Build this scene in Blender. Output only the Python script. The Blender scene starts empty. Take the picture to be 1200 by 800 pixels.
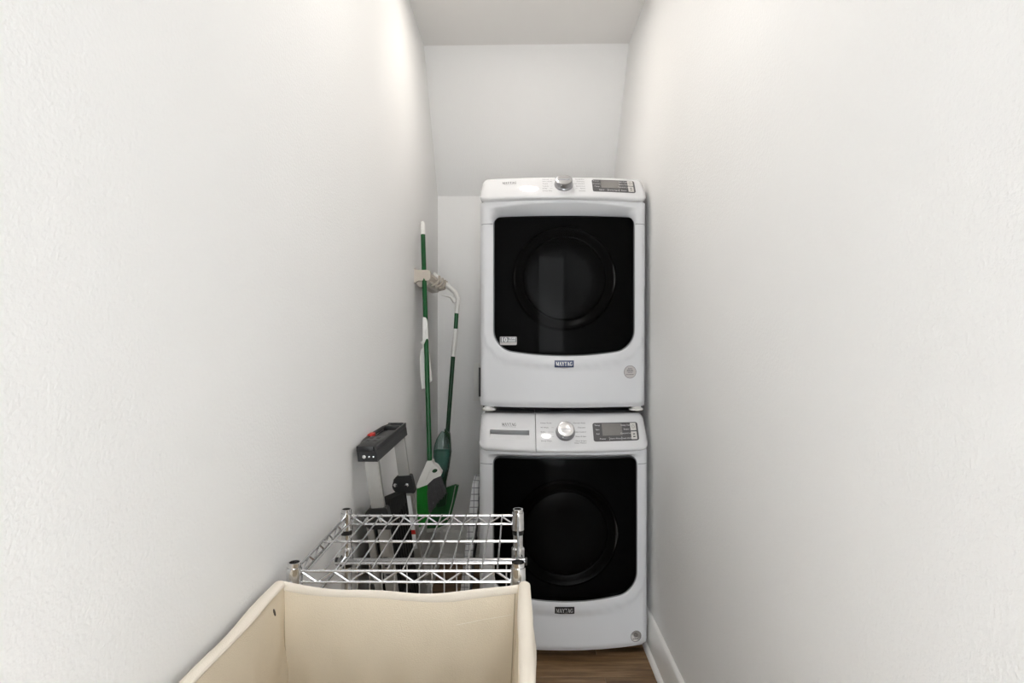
import bpy, bmesh, math, random
from mathutils import Vector, Matrix
random.seed(7)
S = bpy.context.scene
COL = S.collection
PI = math.pi

# ------------------------------------------------------------------ camera
CAMZ, F, VX, VY = 1.30, 666.0, 607.0, 391.5          # eye height, focal length (px of 1200x800), vanishing point
cam_d = bpy.data.cameras.new('camera'); cam = bpy.data.objects.new('camera', cam_d); COL.objects.link(cam)
cam.location = (0, 0, CAMZ); cam.rotation_euler = (PI/2, 0, 0)
cam_d.sensor_width = 36; cam_d.lens = 36*F/1200
cam_d.shift_x = (600-VX)/1200; cam_d.shift_y = (VY-400)/1200
cam_d.clip_start = .02
S.camera = cam
# ------------------------------------------------------------------ world / exposure
w = bpy.data.worlds.new('world'); S.world = w; w.use_nodes = True
w.node_tree.nodes['Background'].inputs[0].default_value = (.94, .975, 1, 1)
w.node_tree.nodes['Background'].inputs[1].default_value = 6.2     # daylight entering through the open doorway behind the camera
vs = S.view_settings
vs.view_transform = 'Standard'; vs.look = 'None'; vs.gamma = 1; vs.use_curve_mapping = False
vs.exposure = 0.42
LAMP_STRENGTH = {'back': 58.0, 'front': 72.0}         # emission of the ceiling lamps; the front one is an added fill
LAMP_POS = {'back': (-.035, 2.24), 'front': (.04, 1.2)}

# room dimensions
XL, XR, YB, YF, ZC = -.47, .55, 3.33, -.95, 2.74
Z_SL = 2.108                                          # where the sloped ceiling meets the back wall

def P(px, py, Y):
    return Vector(((px-VX)*Y/F, Y, CAMZ+(VY-py)*Y/F))

# ------------------------------------------------------------------ materials
def lin(c):
    return tuple((v/12.92 if v <= .04045 else ((v+.055)/1.055)**2.4) for v in c)
def hexc(h):
    return lin(tuple(int(h[i:i+2], 16)/255 for i in (0, 2, 4)))
MATS = {}
def mat(name, col, rough=.5, metal=0., spec=.5, noise=None, bump=None, trans=0., ior=1.45, emit=None, aniso=None, coat=0.):
    """noise=(scale, amount) small tonal variation; bump=(scale, distance)"""
    m = bpy.data.materials.new(name); m.use_nodes = True
    nt = m.node_tree; b = nt.nodes['Principled BSDF']
    c = hexc(col) if isinstance(col, str) else col
    b.inputs['Base Color'].default_value = (*c, 1)
    b.inputs['Roughness'].default_value = rough; b.inputs['Metallic'].default_value = metal
    b.inputs['Specular IOR Level'].default_value = spec; b.inputs['IOR'].default_value = ior
    b.inputs['Transmission Weight'].default_value = trans
    b.inputs['Coat Weight'].default_value = coat
    tc = nt.nodes.new('ShaderNodeTexCoord')
    if noise:
        n = nt.nodes.new('ShaderNodeTexNoise'); n.inputs['Scale'].default_value = noise[0]; n.inputs['Detail'].default_value = 4
        nt.links.new(tc.outputs['Object'], n.inputs['Vector'])
        r = nt.nodes.new('ShaderNodeMapRange'); r.inputs['To Min'].default_value = 1-noise[1]; r.inputs['To Max'].default_value = 1+noise[1]
        nt.links.new(n.outputs['Fac'], r.inputs['Value'])
        mx = nt.nodes.new('ShaderNodeVectorMath'); mx.operation = 'SCALE'; mx.inputs[0].default_value = c
        nt.links.new(r.outputs[0], mx.inputs['Scale']); nt.links.new(mx.outputs[0], b.inputs['Base Color'])
    if bump:
        n = nt.nodes.new('ShaderNodeTexNoise'); n.inputs['Scale'].default_value = bump[0]; n.inputs['Detail'].default_value = 2
        nt.links.new(tc.outputs['Object'], n.inputs['Vector'])
        bp = nt.nodes.new('ShaderNodeBump'); bp.inputs['Distance'].default_value = bump[1]; bp.inputs['Strength'].default_value = 1
        nt.links.new(n.outputs['Fac'], bp.inputs['Height']); nt.links.new(bp.outputs[0], b.inputs['Normal'])
    if emit:
        b.inputs['Emission Color'].default_value = (*emit[0], 1); b.inputs['Emission Strength'].default_value = emit[1]
    MATS[name] = m
    return m

mat('wall_paint', (.895, .89, .88), .75, spec=.25, noise=(3, .015), bump=(170, .0009))
mat('ceiling_paint', (.85, .835, .815), .8, spec=.2, noise=(3, .015), bump=(150, .0004))
mat('trim_paint', (.86, .85, .82), .35, noise=(8, .02))
mat('white_enamel', (.69, .695, .71), .45, spec=.3, noise=(5, .01))
mat('console_white', (.70, .70, .71), .07, noise=(5, .008), coat=.4)
mat('cabinet_white', (.74, .74, .75), .35, noise=(5, .01))
mat('inner_black', (.006, .006, .006), .5, noise=(20, .1))
mat('bowl_dark', (.013, .0125, .012), .25, noise=(30, .1))
mat('trim_gray', (.22, .23, .24), .3, metal=.6, noise=(30, .05))
mat('chrome', (.78, .78, .78), .12, metal=1, noise=(60, .03))
mat('tube_chrome', (.36, .36, .365), .25, metal=1, noise=(60, .03))
mat('wire_chrome', (.66, .66, .67), .24, metal=1, noise=(60, .03))
mat('knob_chrome', (.75, .75, .76), .2, metal=1, noise=(60, .05))
mat('knob_side', (.35, .35, .36), .3, metal=1, noise=(60, .05))
mat('display_gray', (.095, .092, .095), .3, noise=(40, .05))
mat('screen_dark', (.085, .085, .085), .5, noise=(40, .1))
mat('screen_gray', (.22, .21, .20), .15, noise=(90, .08))
mat('button_light', (.62, .60, .57), .4, noise=(90, .03))
mat('print_gray', (.04, .04, .045), .5, noise=(90, .05))
mat('print_white', (.75, .75, .75), .5, noise=(90, .03))
mat('badge_blue', (.03, .045, .11), .3, noise=(90, .05))
mat('badge_silver', (.6, .6, .6), .35, metal=.3, noise=(90, .05))
mat('badge_black', (.015, .015, .018), .3, noise=(90, .05))
mat('sticker_grey', (.52, .49, .48), .35, noise=(90, .05))
mat('sticker_dark', (.13, .12, .14), .4, noise=(90, .05))
mat('red_plastic', (.6, .03, .02), .4, noise=(60, .05))
mat('blue_print', (.03, .10, .35), .4, noise=(60, .05))
mat('black_plastic', (.018, .018, .018), .42, noise=(50, .1), bump=(300, .0004))
mat('grey_plastic', (.016, .016, .017), .4, noise=(50, .08), bump=(400, .0003))
mat('tread_black', (.007, .007, .007), .75, spec=.2, noise=(30, .2), bump=(60, .002))
mat('aluminium', (.46, .45, .43), .38, metal=.8, noise=(40, .05))
mat('rivet', (.75, .75, .75), .25, metal=1, noise=(60, .05))
mat('green_pole', (.003, .075, .017), .3, noise=(30, .08))
mat('dark_green_pole', (.002, .035, .008), .35, noise=(30, .08))
mat('white_plastic', (.78, .77, .74), .35, noise=(30, .02))
mat('lime_bristle', (.015, .25, .03), .55, noise=(300, .5))
mat('grey_bristle', (.10, .10, .105), .6, noise=(350, .7))
mat('mop_green', (.005, .10, .02), .4, noise=(20, .08))
mat('mop_pad', (.6, .6, .57), .9, noise=(60, .1), bump=(200, .002))
mat('beige_plastic', (.52, .465, .40), .4, noise=(30, .03))
mat('canvas', (.80, .70, .55), .85, spec=.1, noise=(14, .04), bump=(500, .0006))
mat('canvas_hem', (.84, .77, .67), .85, spec=.1, noise=(20, .03), bump=(500, .0006))
mat('canvas_seam', (.52, .43, .30), .9, spec=.1, noise=(40, .05))
mat('dark_slot', (.08, .065, .05), .8, noise=(40, .1))
mat('box_dark', (.11, .11, .11), .6, noise=(30, .1))
mat('rubber', (.02, .02, .02), .7, noise=(30, .1))
mat('door_paint', (.62, .61, .59), .4, noise=(8, .02))
mat('lamp_white', (.8, .8, .8), .4, noise=(20, .02))
mat('lamp_back', (.9, .9, .9), .5, noise=(20, .01), emit=((1, .94, .87), LAMP_STRENGTH['back']))
mat('lamp_front', (.9, .9, .9), .5, noise=(20, .01), emit=((1, .96, .91), LAMP_STRENGTH['front']))  # glow of the added fill lamp, evens out the wall brightness

def glass_mat(name, tint, fres_ior, rough=.02, base=(.0025, .0025, .0025), thr=.5):
    m = bpy.data.materials.new(name); m.use_nodes = True; nt = m.node_tree; nt.nodes.clear()
    o = nt.nodes.new('ShaderNodeOutputMaterial')
    t = nt.nodes.new('ShaderNodeBsdfTransparent'); t.inputs[0].default_value = (*tint, 1)
    d = nt.nodes.new('ShaderNodeBsdfDiffuse'); d.inputs[0].default_value = (*base, 1)
    tcn = nt.nodes.new('ShaderNodeTexCoord'); ns = nt.nodes.new('ShaderNodeTexNoise'); ns.inputs['Scale'].default_value = 6
    mr = nt.nodes.new('ShaderNodeMapRange'); mr.inputs['To Min'].default_value = thr-.03; mr.inputs['To Max'].default_value = thr+.03
    nt.links.new(tcn.outputs['Object'], ns.inputs['Vector']); nt.links.new(ns.outputs['Fac'], mr.inputs['Value'])
    m1 = nt.nodes.new('ShaderNodeMixShader')
    nt.links.new(mr.outputs[0], m1.inputs[0]); nt.links.new(t.outputs[0], m1.inputs[1]); nt.links.new(d.outputs[0], m1.inputs[2])
    g = nt.nodes.new('ShaderNodeBsdfGlossy'); g.inputs['Roughness'].default_value = rough
    fr = nt.nodes.new('ShaderNodeFresnel'); fr.inputs['IOR'].default_value = fres_ior
    m2 = nt.nodes.new('ShaderNodeMixShader')
    nt.links.new(fr.outputs[0], m2.inputs[0]); nt.links.new(m1.outputs[0], m2.inputs[1]); nt.links.new(g.outputs[0], m2.inputs[2])
    nt.links.new(m2.outputs[0], o.inputs[0]); MATS[name] = m
glass_mat('door_glass', (.45, .45, .45), 1.10, .02, thr=.45)
glass_mat('bottle_plastic', (.72, .84, .81), 1.4, .12, base=(.30, .38, .36), thr=.22)
glass_mat('teal_liquid', (.2, .55, .42), 1.15, .1, base=(.04, .38, .28), thr=.8)

def wood_material():
    m = bpy.data.materials.new('wood_plank'); m.use_nodes = True; nt = m.node_tree; b = nt.nodes['Principled BSDF']
    tc = nt.nodes.new('ShaderNodeTexCoord'); oi = nt.nodes.new('ShaderNodeObjectInfo')
    cmb = nt.nodes.new('ShaderNodeCombineXYZ')
    ml = nt.nodes.new('ShaderNodeMath'); ml.operation = 'MULTIPLY'; ml.inputs[1].default_value = 37
    nt.links.new(oi.outputs['Random'], ml.inputs[0]); nt.links.new(ml.outputs[0], cmb.inputs[0]); nt.links.new(ml.outputs[0], cmb.inputs[2])
    ad = nt.nodes.new('ShaderNodeVectorMath'); ad.operation = 'ADD'
    nt.links.new(tc.outputs['Object'], ad.inputs[0]); nt.links.new(cmb.outputs[0], ad.inputs[1])
    mp = nt.nodes.new('ShaderNodeMapping'); mp.inputs['Scale'].default_value = (3.5, 38, 10)
    nt.links.new(ad.outputs[0], mp.inputs['Vector'])
    n = nt.nodes.new('ShaderNodeTexNoise'); n.inputs['Scale'].default_value = 1; n.inputs['Detail'].default_value = 8; n.inputs['Roughness'].default_value = .65
    nt.links.new(mp.outputs[0], n.inputs['Vector'])
    cr = nt.nodes.new('ShaderNodeValToRGB')
    e = cr.color_ramp.elements
    e[0].position = .28; e[0].color = (.05, .024, .009, 1); e[1].position = .75; e[1].color = (.36, .235, .125, 1)
    x = cr.color_ramp.elements.new(.5); x.color = (.185, .105, .047, 1)
    nt.links.new(n.outputs['Fac'], cr.inputs[0]); nt.links.new(cr.outputs[0], b.inputs['Base Color'])
    b.inputs['Roughness'].default_value = .45
    bp = nt.nodes.new('ShaderNodeBump'); bp.inputs['Distance'].default_value = .0006
    nt.links.new(n.outputs['Fac'], bp.inputs['Height']); nt.links.new(bp.outputs[0], b.inputs['Normal'])
    MATS['wood_plank'] = m
wood_material()

def grid_fabric():
    m = bpy.data.materials.new('grid_fabric'); m.use_nodes = True; nt = m.node_tree; b = nt.nodes['Principled BSDF']
    tc = nt.nodes.new('ShaderNodeTexCoord')
    sp = nt.nodes.new('ShaderNodeSeparateXYZ'); nt.links.new(tc.outputs['Object'], sp.inputs[0])
    outs = []
    for ax, k in ((1, 12.), (2, 38.), (0, 50.)):
        mu = nt.nodes.new('ShaderNodeMath'); mu.operation = 'MULTIPLY'; mu.inputs[1].default_value = k
        nt.links.new(sp.outputs[ax], mu.inputs[0])
        fr = nt.nodes.new('ShaderNodeMath'); fr.operation = 'FRACT'; nt.links.new(mu.outputs[0], fr.inputs[0])
        lt = nt.nodes.new('ShaderNodeMath'); lt.operation = 'LESS_THAN'; lt.inputs[1].default_value = .14
        nt.links.new(fr.outputs[0], lt.inputs[0]); outs.append(lt)
    mx = outs[0]
    for q in outs[1:]:
        m_ = nt.nodes.new('ShaderNodeMath'); m_.operation = 'MAXIMUM'
        nt.links.new(mx.outputs[0], m_.inputs[0]); nt.links.new(q.outputs[0], m_.inputs[1]); mx = m_
    mix = nt.nodes.new('ShaderNodeMix'); mix.data_type = 'RGBA'
    mix.inputs['A'].default_value = (.66, .66, .67, 1); mix.inputs['B'].default_value = (.2, .2, .22, 1)
    nt.links.new(mx.outputs[0], mix.inputs['Factor']); nt.links.new(mix.outputs['Result'], b.inputs['Base Color'])
    b.inputs['Roughness'].default_value = .8
    MATS['grid_fabric'] = m
grid_fabric()

# ------------------------------------------------------------------ mesh helpers
def obj(name, bm, m, parent=None, smooth=True, ang=35):
    me = bpy.data.meshes.new(name)
    bmesh.ops.recalc_face_normals(bm, faces=bm.faces)
    bm.to_mesh(me); bm.free()
    o = bpy.data.objects.new(name, me); COL.objects.link(o)
    me.materials.append(MATS[m])
    if smooth:
        for p in me.polygons: p.use_smooth = True
        try: me.set_sharp_from_angle(angle=math.radians(ang))
        except Exception: pass
    if parent: o.parent = parent
    return o
def tag(o, label=None, cat=None, group=None, kind=None):
    if label: o['label'] = label
    if cat: o['category'] = cat
    if group: o['group'] = group
    if kind: o['kind'] = kind
    return o
def thing(name, label, cat, loc=(0, 0, 0), group=None):
    o = bpy.data.objects.new(name, None); COL.objects.link(o); o.location = loc
    o.empty_display_size = .05
    return tag(o, label, cat, group)
def copyobj(o, parent, loc):
    c = o.copy(); COL.objects.link(c); c.parent = parent; c.location = loc
    return c
def NB(): return bmesh.new()
def box(bm, x0, x1, y0, y1, z0, z1, bev=0, seg=2):
    r = bmesh.ops.create_cube(bm, size=1)
    vs_ = r['verts']
    for v in vs_:
        v.co = Vector((x0 if v.co.x < 0 else x1, y0 if v.co.y < 0 else y1, z0 if v.co.z < 0 else z1))
    if bev:
        es = list({e for v in vs_ for e in v.link_edges})
        bmesh.ops.bevel(bm, geom=es, offset=bev, segments=seg, affect='EDGES', profile=.5)
    return bm
def tube(bm, pts, r, seg=10, cap=True):
    """swept round tube; r may be a list of radii"""
    pts = [Vector(p) for p in pts]; n = len(pts)
    rs = r if isinstance(r, (list, tuple)) else [r]*n
    prev = None; rings = []
    for i, p in enumerate(pts):
        d = (pts[min(i+1, n-1)]-pts[max(i-1, 0)]).normalized()
        if prev is None:
            a = Vector((0, 0, 1)) if abs(d.z) < .9 else Vector((1, 0, 0))
            u = d.cross(a).normalized()
        else:
            u = (prev-d*prev.dot(d)).normalized()
        v = d.cross(u); prev = u
        rings.append([bm.verts.new(p+rs[i]*(math.cos(2*PI*k/seg)*u+math.sin(2*PI*k/seg)*v)) for k in range(seg)])
    for i in range(n-1):
        for k in range(seg):
            bm.faces.new((rings[i][k], rings[i][(k+1) % seg], rings[i+1][(k+1) % seg], rings[i+1][k]))
    if cap:
        bm.faces.new(rings[0][::-1]); bm.faces.new(rings[-1])
    return bm
def lathe(bm, prof, seg=32, M=None, cap=True):
    """prof: list of (radius, height) about z"""
    rings = []
    for r, h in prof:
        ring = []
        for k in range(seg):
            p = Vector((r*math.cos(2*PI*k/seg), r*math.sin(2*PI*k/seg), h))
            ring.append(bm.verts.new(M @ p if M else p))
        rings.append(ring)
    for i in range(len(rings)-1):
        for k in range(seg):
            bm.faces.new((rings[i][k], rings[i][(k+1) % seg], rings[i+1][(k+1) % seg], rings[i+1][k]))
    if cap:
        bm.faces.new(rings[0][::-1]); bm.faces.new(rings[-1])
    return bm
def prism(bm, front, back):
    """solid between two matching closed loops of points"""
    a = [bm.verts.new(p) for p in front]; b = [bm.verts.new(p) for p in back]
    n = len(a)
    for i in range(n):
        bm.faces.new((a[i], a[(i+1) % n], b[(i+1) % n], b[i]))
    f1 = bm.faces.new(a); f2 = bm.faces.new(b[::-1])
    f1.normal_update(); f2.normal_update()
    bmesh.ops.triangulate(bm, faces=[f1, f2])
    return bm
def px_prism(bm, pts, Y, th, slant=None):
    """outline picked on the photograph at depth Y, given a real thickness"""
    f = [P(x, y, Y) for x, y in pts]
    if slant: f = [Vector((p.x, p.y+slant(p), p.z)) for p in f]
    return prism(bm, f, [p+Vector((0, th, 0)) for p in f])
def smooth01(a, b, x):
    if a == b: return float(x >= a)
    t = max(0, min(1, (x-a)/(b-a))); return t*t*(3-2*t)
def rounded(corners, n=8):
    """corners: (x, z, r) counterclockwise -> list of (x, z)"""
    out = []; m = len(corners)
    for i in range(m):
        p = Vector(corners[i][:2]); a = Vector(corners[i-1][:2]); b = Vector(corners[(i+1) % m][:2]); r = corners[i][2]
        da = (a-p).normalized(); db = (b-p).normalized()
        if r <= 0: out.append((p.x, p.y)); continue
        ang = da.angle(db); t = r/math.tan(ang/2)
        c = p+(da+db).normalized()*(r/math.sin(ang/2))
        s = p+da*t-c; e = p+db*t-c
        a0 = math.atan2(s.y, s.x); a1 = math.atan2(e.y, e.x)
        dlt = (a1-a0+PI) % (2*PI)-PI
        for k in range(n+1):
            q = a0+dlt*k/n; out.append((c.x+r*math.cos(q), c.y+r*math.sin(q)))
    return out
def resample(loop, n):
    L = [Vector(p) for p in loop]; m = len(L)
    cum = [0]
    for i in range(m): cum.append(cum[-1]+(L[(i+1) % m]-L[i]).length)
    out = []; j = 0
    for k in range(n):
        s = cum[-1]*k/n
        while cum[j+1] < s: j += 1
        t = (s-cum[j])/max(1e-9, cum[j+1]-cum[j])
        out.append(L[j].lerp(L[(j+1) % m], t))
    return out

# lettering -------------------------------------------------------------
def text_polys(body, size, align='CENTER'):
    cu = bpy.data.curves.new('t', 'FONT'); cu.body = body; cu.size = size; cu.align_x = align; cu.align_y = 'CENTER'
    cu.resolution_u = 2
    o = bpy.data.objects.new('t', cu); COL.objects.link(o)
    dg = bpy.context.evaluated_depsgraph_get(); dg.update()
    me = bpy.data.meshes.new_from_object(o.evaluated_get(dg))
    res = ([v.co.copy() for v in me.vertices], [list(p.vertices) for p in me.polygons])
    bpy.data.objects.remove(o); bpy.data.curves.remove(cu); bpy.data.meshes.remove(me)
    return res
def add_text(bm, body, u, v, size, fn, align='CENTER', w=.0006):
    vs_, fs = text_polys(body, size, align)
    nv = [bm.verts.new(fn(u+p.x, v+p.y, w)) for p in vs_]
    for f in fs:
        try: bm.faces.new([nv[i] for i in f])
        except ValueError: pass
def add_rect(bm, u0, u1, v0, v1, fn, w0=0, w1=.0006, nu=20, r=0., nv=5):
    """thin plate with rounded corners that follows a curved surface"""
    us = sorted({round(u0+(u1-u0)*k/nu, 6) for k in range(nu+1)} | ({round(u0+r*(1-math.cos(PI/2*k/5)), 6) for k in range(6)} | {round(u1-r*(1-math.cos(PI/2*k/5)), 6) for k in range(6)} if r else set()))
    G = []; B = []
    for u in us:
        e = min(u-u0, u1-u); dv = r-math.sqrt(max(0, r*r-(r-e)**2)) if r and e < r else 0
        lo, hi = v0+dv, v1-dv
        G.append([bm.verts.new(fn(u, lo+(hi-lo)*j/nv, w1)) for j in range(nv+1)])
        B.append([bm.verts.new(fn(u, lo+(hi-lo)*j/nv, w0)) for j in (0, nv)])
    for i in range(len(us)-1):
        for j in range(nv): bm.faces.new((G[i][j], G[i+1][j], G[i+1][j+1], G[i][j+1]))
        bm.faces.new((B[i][0], B[i+1][0], G[i+1][0], G[i][0])); bm.faces.new((G[i][nv], G[i+1][nv], B[i+1][1], B[i][1]))
    for i in (0, -1): bm.faces.new([B[i][0]]+G[i]+[B[i][1]])
def add_disc(bm, u, v, r, fn, w0=0, w1=.0006):
    loop = [(u+r*math.cos(2*PI*k/32), v+r*math.sin(2*PI*k/32)) for k in range(32)]
    prism(bm, [fn(a, b, w1) for a, b in loop], [fn(a, b, w0) for a, b in loop])
SERIF = {  # strokes (x0,y0,x1,y1,width) in a unit-high cell, with slab serifs
 'M': (1.05, [(.12, 0, .12, 1, .08), (.12, 1, .5, .1, .2), (.5, .1, .88, 1, .1), (.88, 0, .88, 1, .2), (0, .03, .26, .03, .07), (.7, .03, 1.02, .03, .07), (0, .97, .2, .97, .07), (.84, .97, 1.02, .97, .07)]),
 'A': (.95, [(.12, 0, .45, 1, .09), (.45, 1, .8, 0, .2), (.25, .33, .62, .33, .07), (0, .03, .26, .03, .07), (.6, .03, .95, .03, .07)]),
 'Y': (.9, [(.12, 1, .45, .45, .2), (.8, 1, .45, .45, .08), (.45, 0, .45, .5, .2), (.28, .03, .64, .03, .07), (0, .97, .3, .97, .07), (.66, .97, .92, .97, .07)]),
 'T': (.85, [(.42, 0, .42, 1, .2), (.02, .96, .82, .96, .09), (.24, .03, .6, .03, .07), (.04, .75, .04, 1, .06), (.8, .75, .8, 1, .06)]),
 'G': (.95, [(.1, .3, .1, .7, .2), (.1, .7, .35, .96, .16), (.35, .96, .75, .9, .1), (.8, .7, .8, 1, .06), (.1, .3, .35, .04, .16), (.35, .04, .75, .1, .1), (.76, .06, .76, .42, .16), (.56, .43, .92, .43, .07)]),
}
def add_maytag(bm, u, v, width, fn, w=.0006, tall=1.45):
    word = 'MAYTAG'; tot = sum(SERIF[c][0] for c in word)+.08*5
    k = width/tot; x = u-width/2
    for c in word:
        adv, st = SERIF[c]
        for (a, b, cc, d, wd) in st:
            p = Vector((a, b)); q = Vector((cc, d)); dr = (q-p).normalized(); nn = Vector((-dr.y, dr.x))*wd/2
            cs = [p+nn, p-nn, q-nn, q+nn]
            bm.faces.new([bm.verts.new(fn(x+z.x*k, v+(z.y-.5)*k*tall, w)) for z in cs])
        x += (adv+.08)*k

# ================================================================== THE SETTING
def plane_slab(name, quad, thick, m):
    """wall with real thickness; thick is the vector away from the room"""
    bm = NB(); q = [Vector(p) for p in quad]; t = Vector(thick)
    prism(bm, q, [p+t for p in q])
    return tag(obj(name, bm, m, smooth=False), kind='structure')

fl = NB(); box(fl, XL-.6, XR+.6, YF-1.6, YB+.1, -.06, -.006)
floor = tag(obj('floor', fl, 'rubber', smooth=False), 'wood-look plank floor', kind='structure')
PW = .148
protos = {}
row = 0; y = YF
while y < YB-1e-4:
    y1 = min(y+PW, YB)
    cut = XL+.15+((row*.37) % .75)
    for xa, xb in ((XL, cut), (cut, XR)):
        key = (round(xb-xa, 4), round(y1-y, 4))
        if key not in protos:
            b_ = NB(); box(b_, 0, xb-xa-.0012, 0, y1-y-.0012, -.006, 0, .0008, 1)
            o = obj('plank', b_, 'wood_plank', floor); o.location = (xa, y, 0); protos[key] = o
        else: copyobj(protos[key], floor, (xa, y, 0))
    y = y1; row += 1

CLY, CRY = 2.838, 2.816           # the crease of the sloped ceiling runs very slightly askew
T = .1
plane_slab('wall_left', [(XL, YF, 0), (XL, YB, 0), (XL, YB, ZC), (XL, YF, ZC)], (-T, 0, 0), 'wall_paint')
plane_slab('wall_right', [(XR, YF, 0), (XR, YB, 0), (XR, YB, ZC), (XR, YF, ZC)], (T, 0, 0), 'wall_paint')
plane_slab('wall_back', [(XL, YB, 0), (XR, YB, 0), (XR, YB, Z_SL+.05), (XL, YB, Z_SL+.05)], (0, T, 0), 'wall_paint')
DX0, DX1, DZ = -.37, .45, 2.05       # doorway behind the camera
plane_slab('wall_front', [(XL, YF, 0), (DX0, YF, 0), (DX0, YF, DZ), (DX1, YF, DZ), (DX1, YF, 0), (XR, YF, 0), (XR, YF, ZC), (XL, YF, ZC)], (0, -T, 0), 'wall_paint')
plane_slab('ceiling', [(XL, YF, ZC), (XR, YF, ZC), (XR, CRY, ZC), (XL, CLY, ZC)], (0, 0, T), 'ceiling_paint')
plane_slab('ceiling_slope', [(XL, CLY, ZC), (XR, CRY, ZC), (XR, YB, Z_SL), (XL, YB, Z_SL)], (0, .09, .07), 'wall_paint')
# baseboards with a quarter-round shoe
def baseboard(name, p0, p1, inward):
    HB = .151
    prof = [(0, 0), (.014, 0), (.014, HB-.012), (.010, HB-.003), (.004, HB), (0, HB)]
    shoe = [(.0135, 0)]+[(.0135+.0165*math.cos(a), .02*math.sin(a)) for a in [PI/2*k/5 for k in range(6)]]
    a = Vector(p0); b = Vector(p1); n = Vector(inward)
    def sw(pr):
        bm = NB(); prism(bm, [a+n*u+Vector((0, 0, z)) for u, z in pr], [b+n*u+Vector((0, 0, z)) for u, z in pr]); return bm
    o = tag(obj(name, sw(prof), 'trim_paint', ang=50), kind='structure')
    obj('shoe_moulding', sw(shoe), 'trim_paint', o, ang=50)
baseboard('baseboard_right', (XR, YF, 0), (XR, YB, 0), (-1, 0, 0))
baseboard('baseboard_left', (XL, YF, 0), (XL, YB, 0), (1, 0, 0))
baseboard('baseboard_back', (XL+.03, YB, 0), (XR-.03, YB, 0), (0, -1, 0))
# panel door behind the camera
# open panel door, swung out of the way, and the casing of the doorway
DL = DX1-DX0-.01
bm = NB(); box(bm, -.034, 0, -DL, 0, .012, DZ-.01, .002)
door = tag(obj('door_1', bm, 'door_paint'), kind='structure'); door.location = (DX1+.036, YF-.105, 0)
for z0, z1 in ((.22, .95), (1.10, 1.88)):
    for ya, yb in ((-DL+.11, -DL/2-.04), (-DL/2+.04, -.11)):
        bm = NB(); box(bm, -.044, -.034, ya, yb, z0, z1, .006); obj('panel', bm, 'door_paint', door)
bm = NB(); lathe(bm, [(.028, 0), (.028, .006), (.012, .01), (.012, .035), (.027, .045), (.03, .058), (.02, .07), (.002, .073)], 24,
                 Matrix.Translation((-.034, -DL+.06, .98)) @ Matrix.Rotation(-PI/2, 4, 'Y')); obj('door_knob', bm, 'knob_chrome', door)
bm = NB()
box(bm, DX0-.075, DX0, YF, YF+.018, 0, DZ, .003); box(bm, DX1, DX1+.075, YF, YF+.018, 0, DZ, .003); box(bm, DX0-.075, DX1+.075, YF, YF+.018, DZ, DZ+.075, .003)
tag(obj('trim_1', bm, 'trim_paint'), kind='structure')

# ceiling lamps (out of frame; the dryer console mirrors the back one, the front one is added for brightness)
for key, nm, lab in (('back', 'ceiling_lamp', 'round white ceiling disc lamp above the washer and dryer'),
                     ('front', 'ceiling_lamp', 'added ceiling disc lamp, unseen, that brightens the corridor')):
    lx, ly = LAMP_POS[key]
    t = thing(nm, lab, 'lamp', (lx, ly, ZC))
    bm = NB(); lathe(bm, [(.095, 0), (.095, -.012), (.088, -.018), (.076, -.018), (.074, -.004)], 40, cap=False); obj('trim_ring', bm, 'lamp_white', t)
    bm = NB(); lathe(bm, [(.075, -.006), (.074, -.014), (.05, -.017), (.001, -.018)], 40); obj('diffuser', bm, 'lamp_'+key, t)

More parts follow.
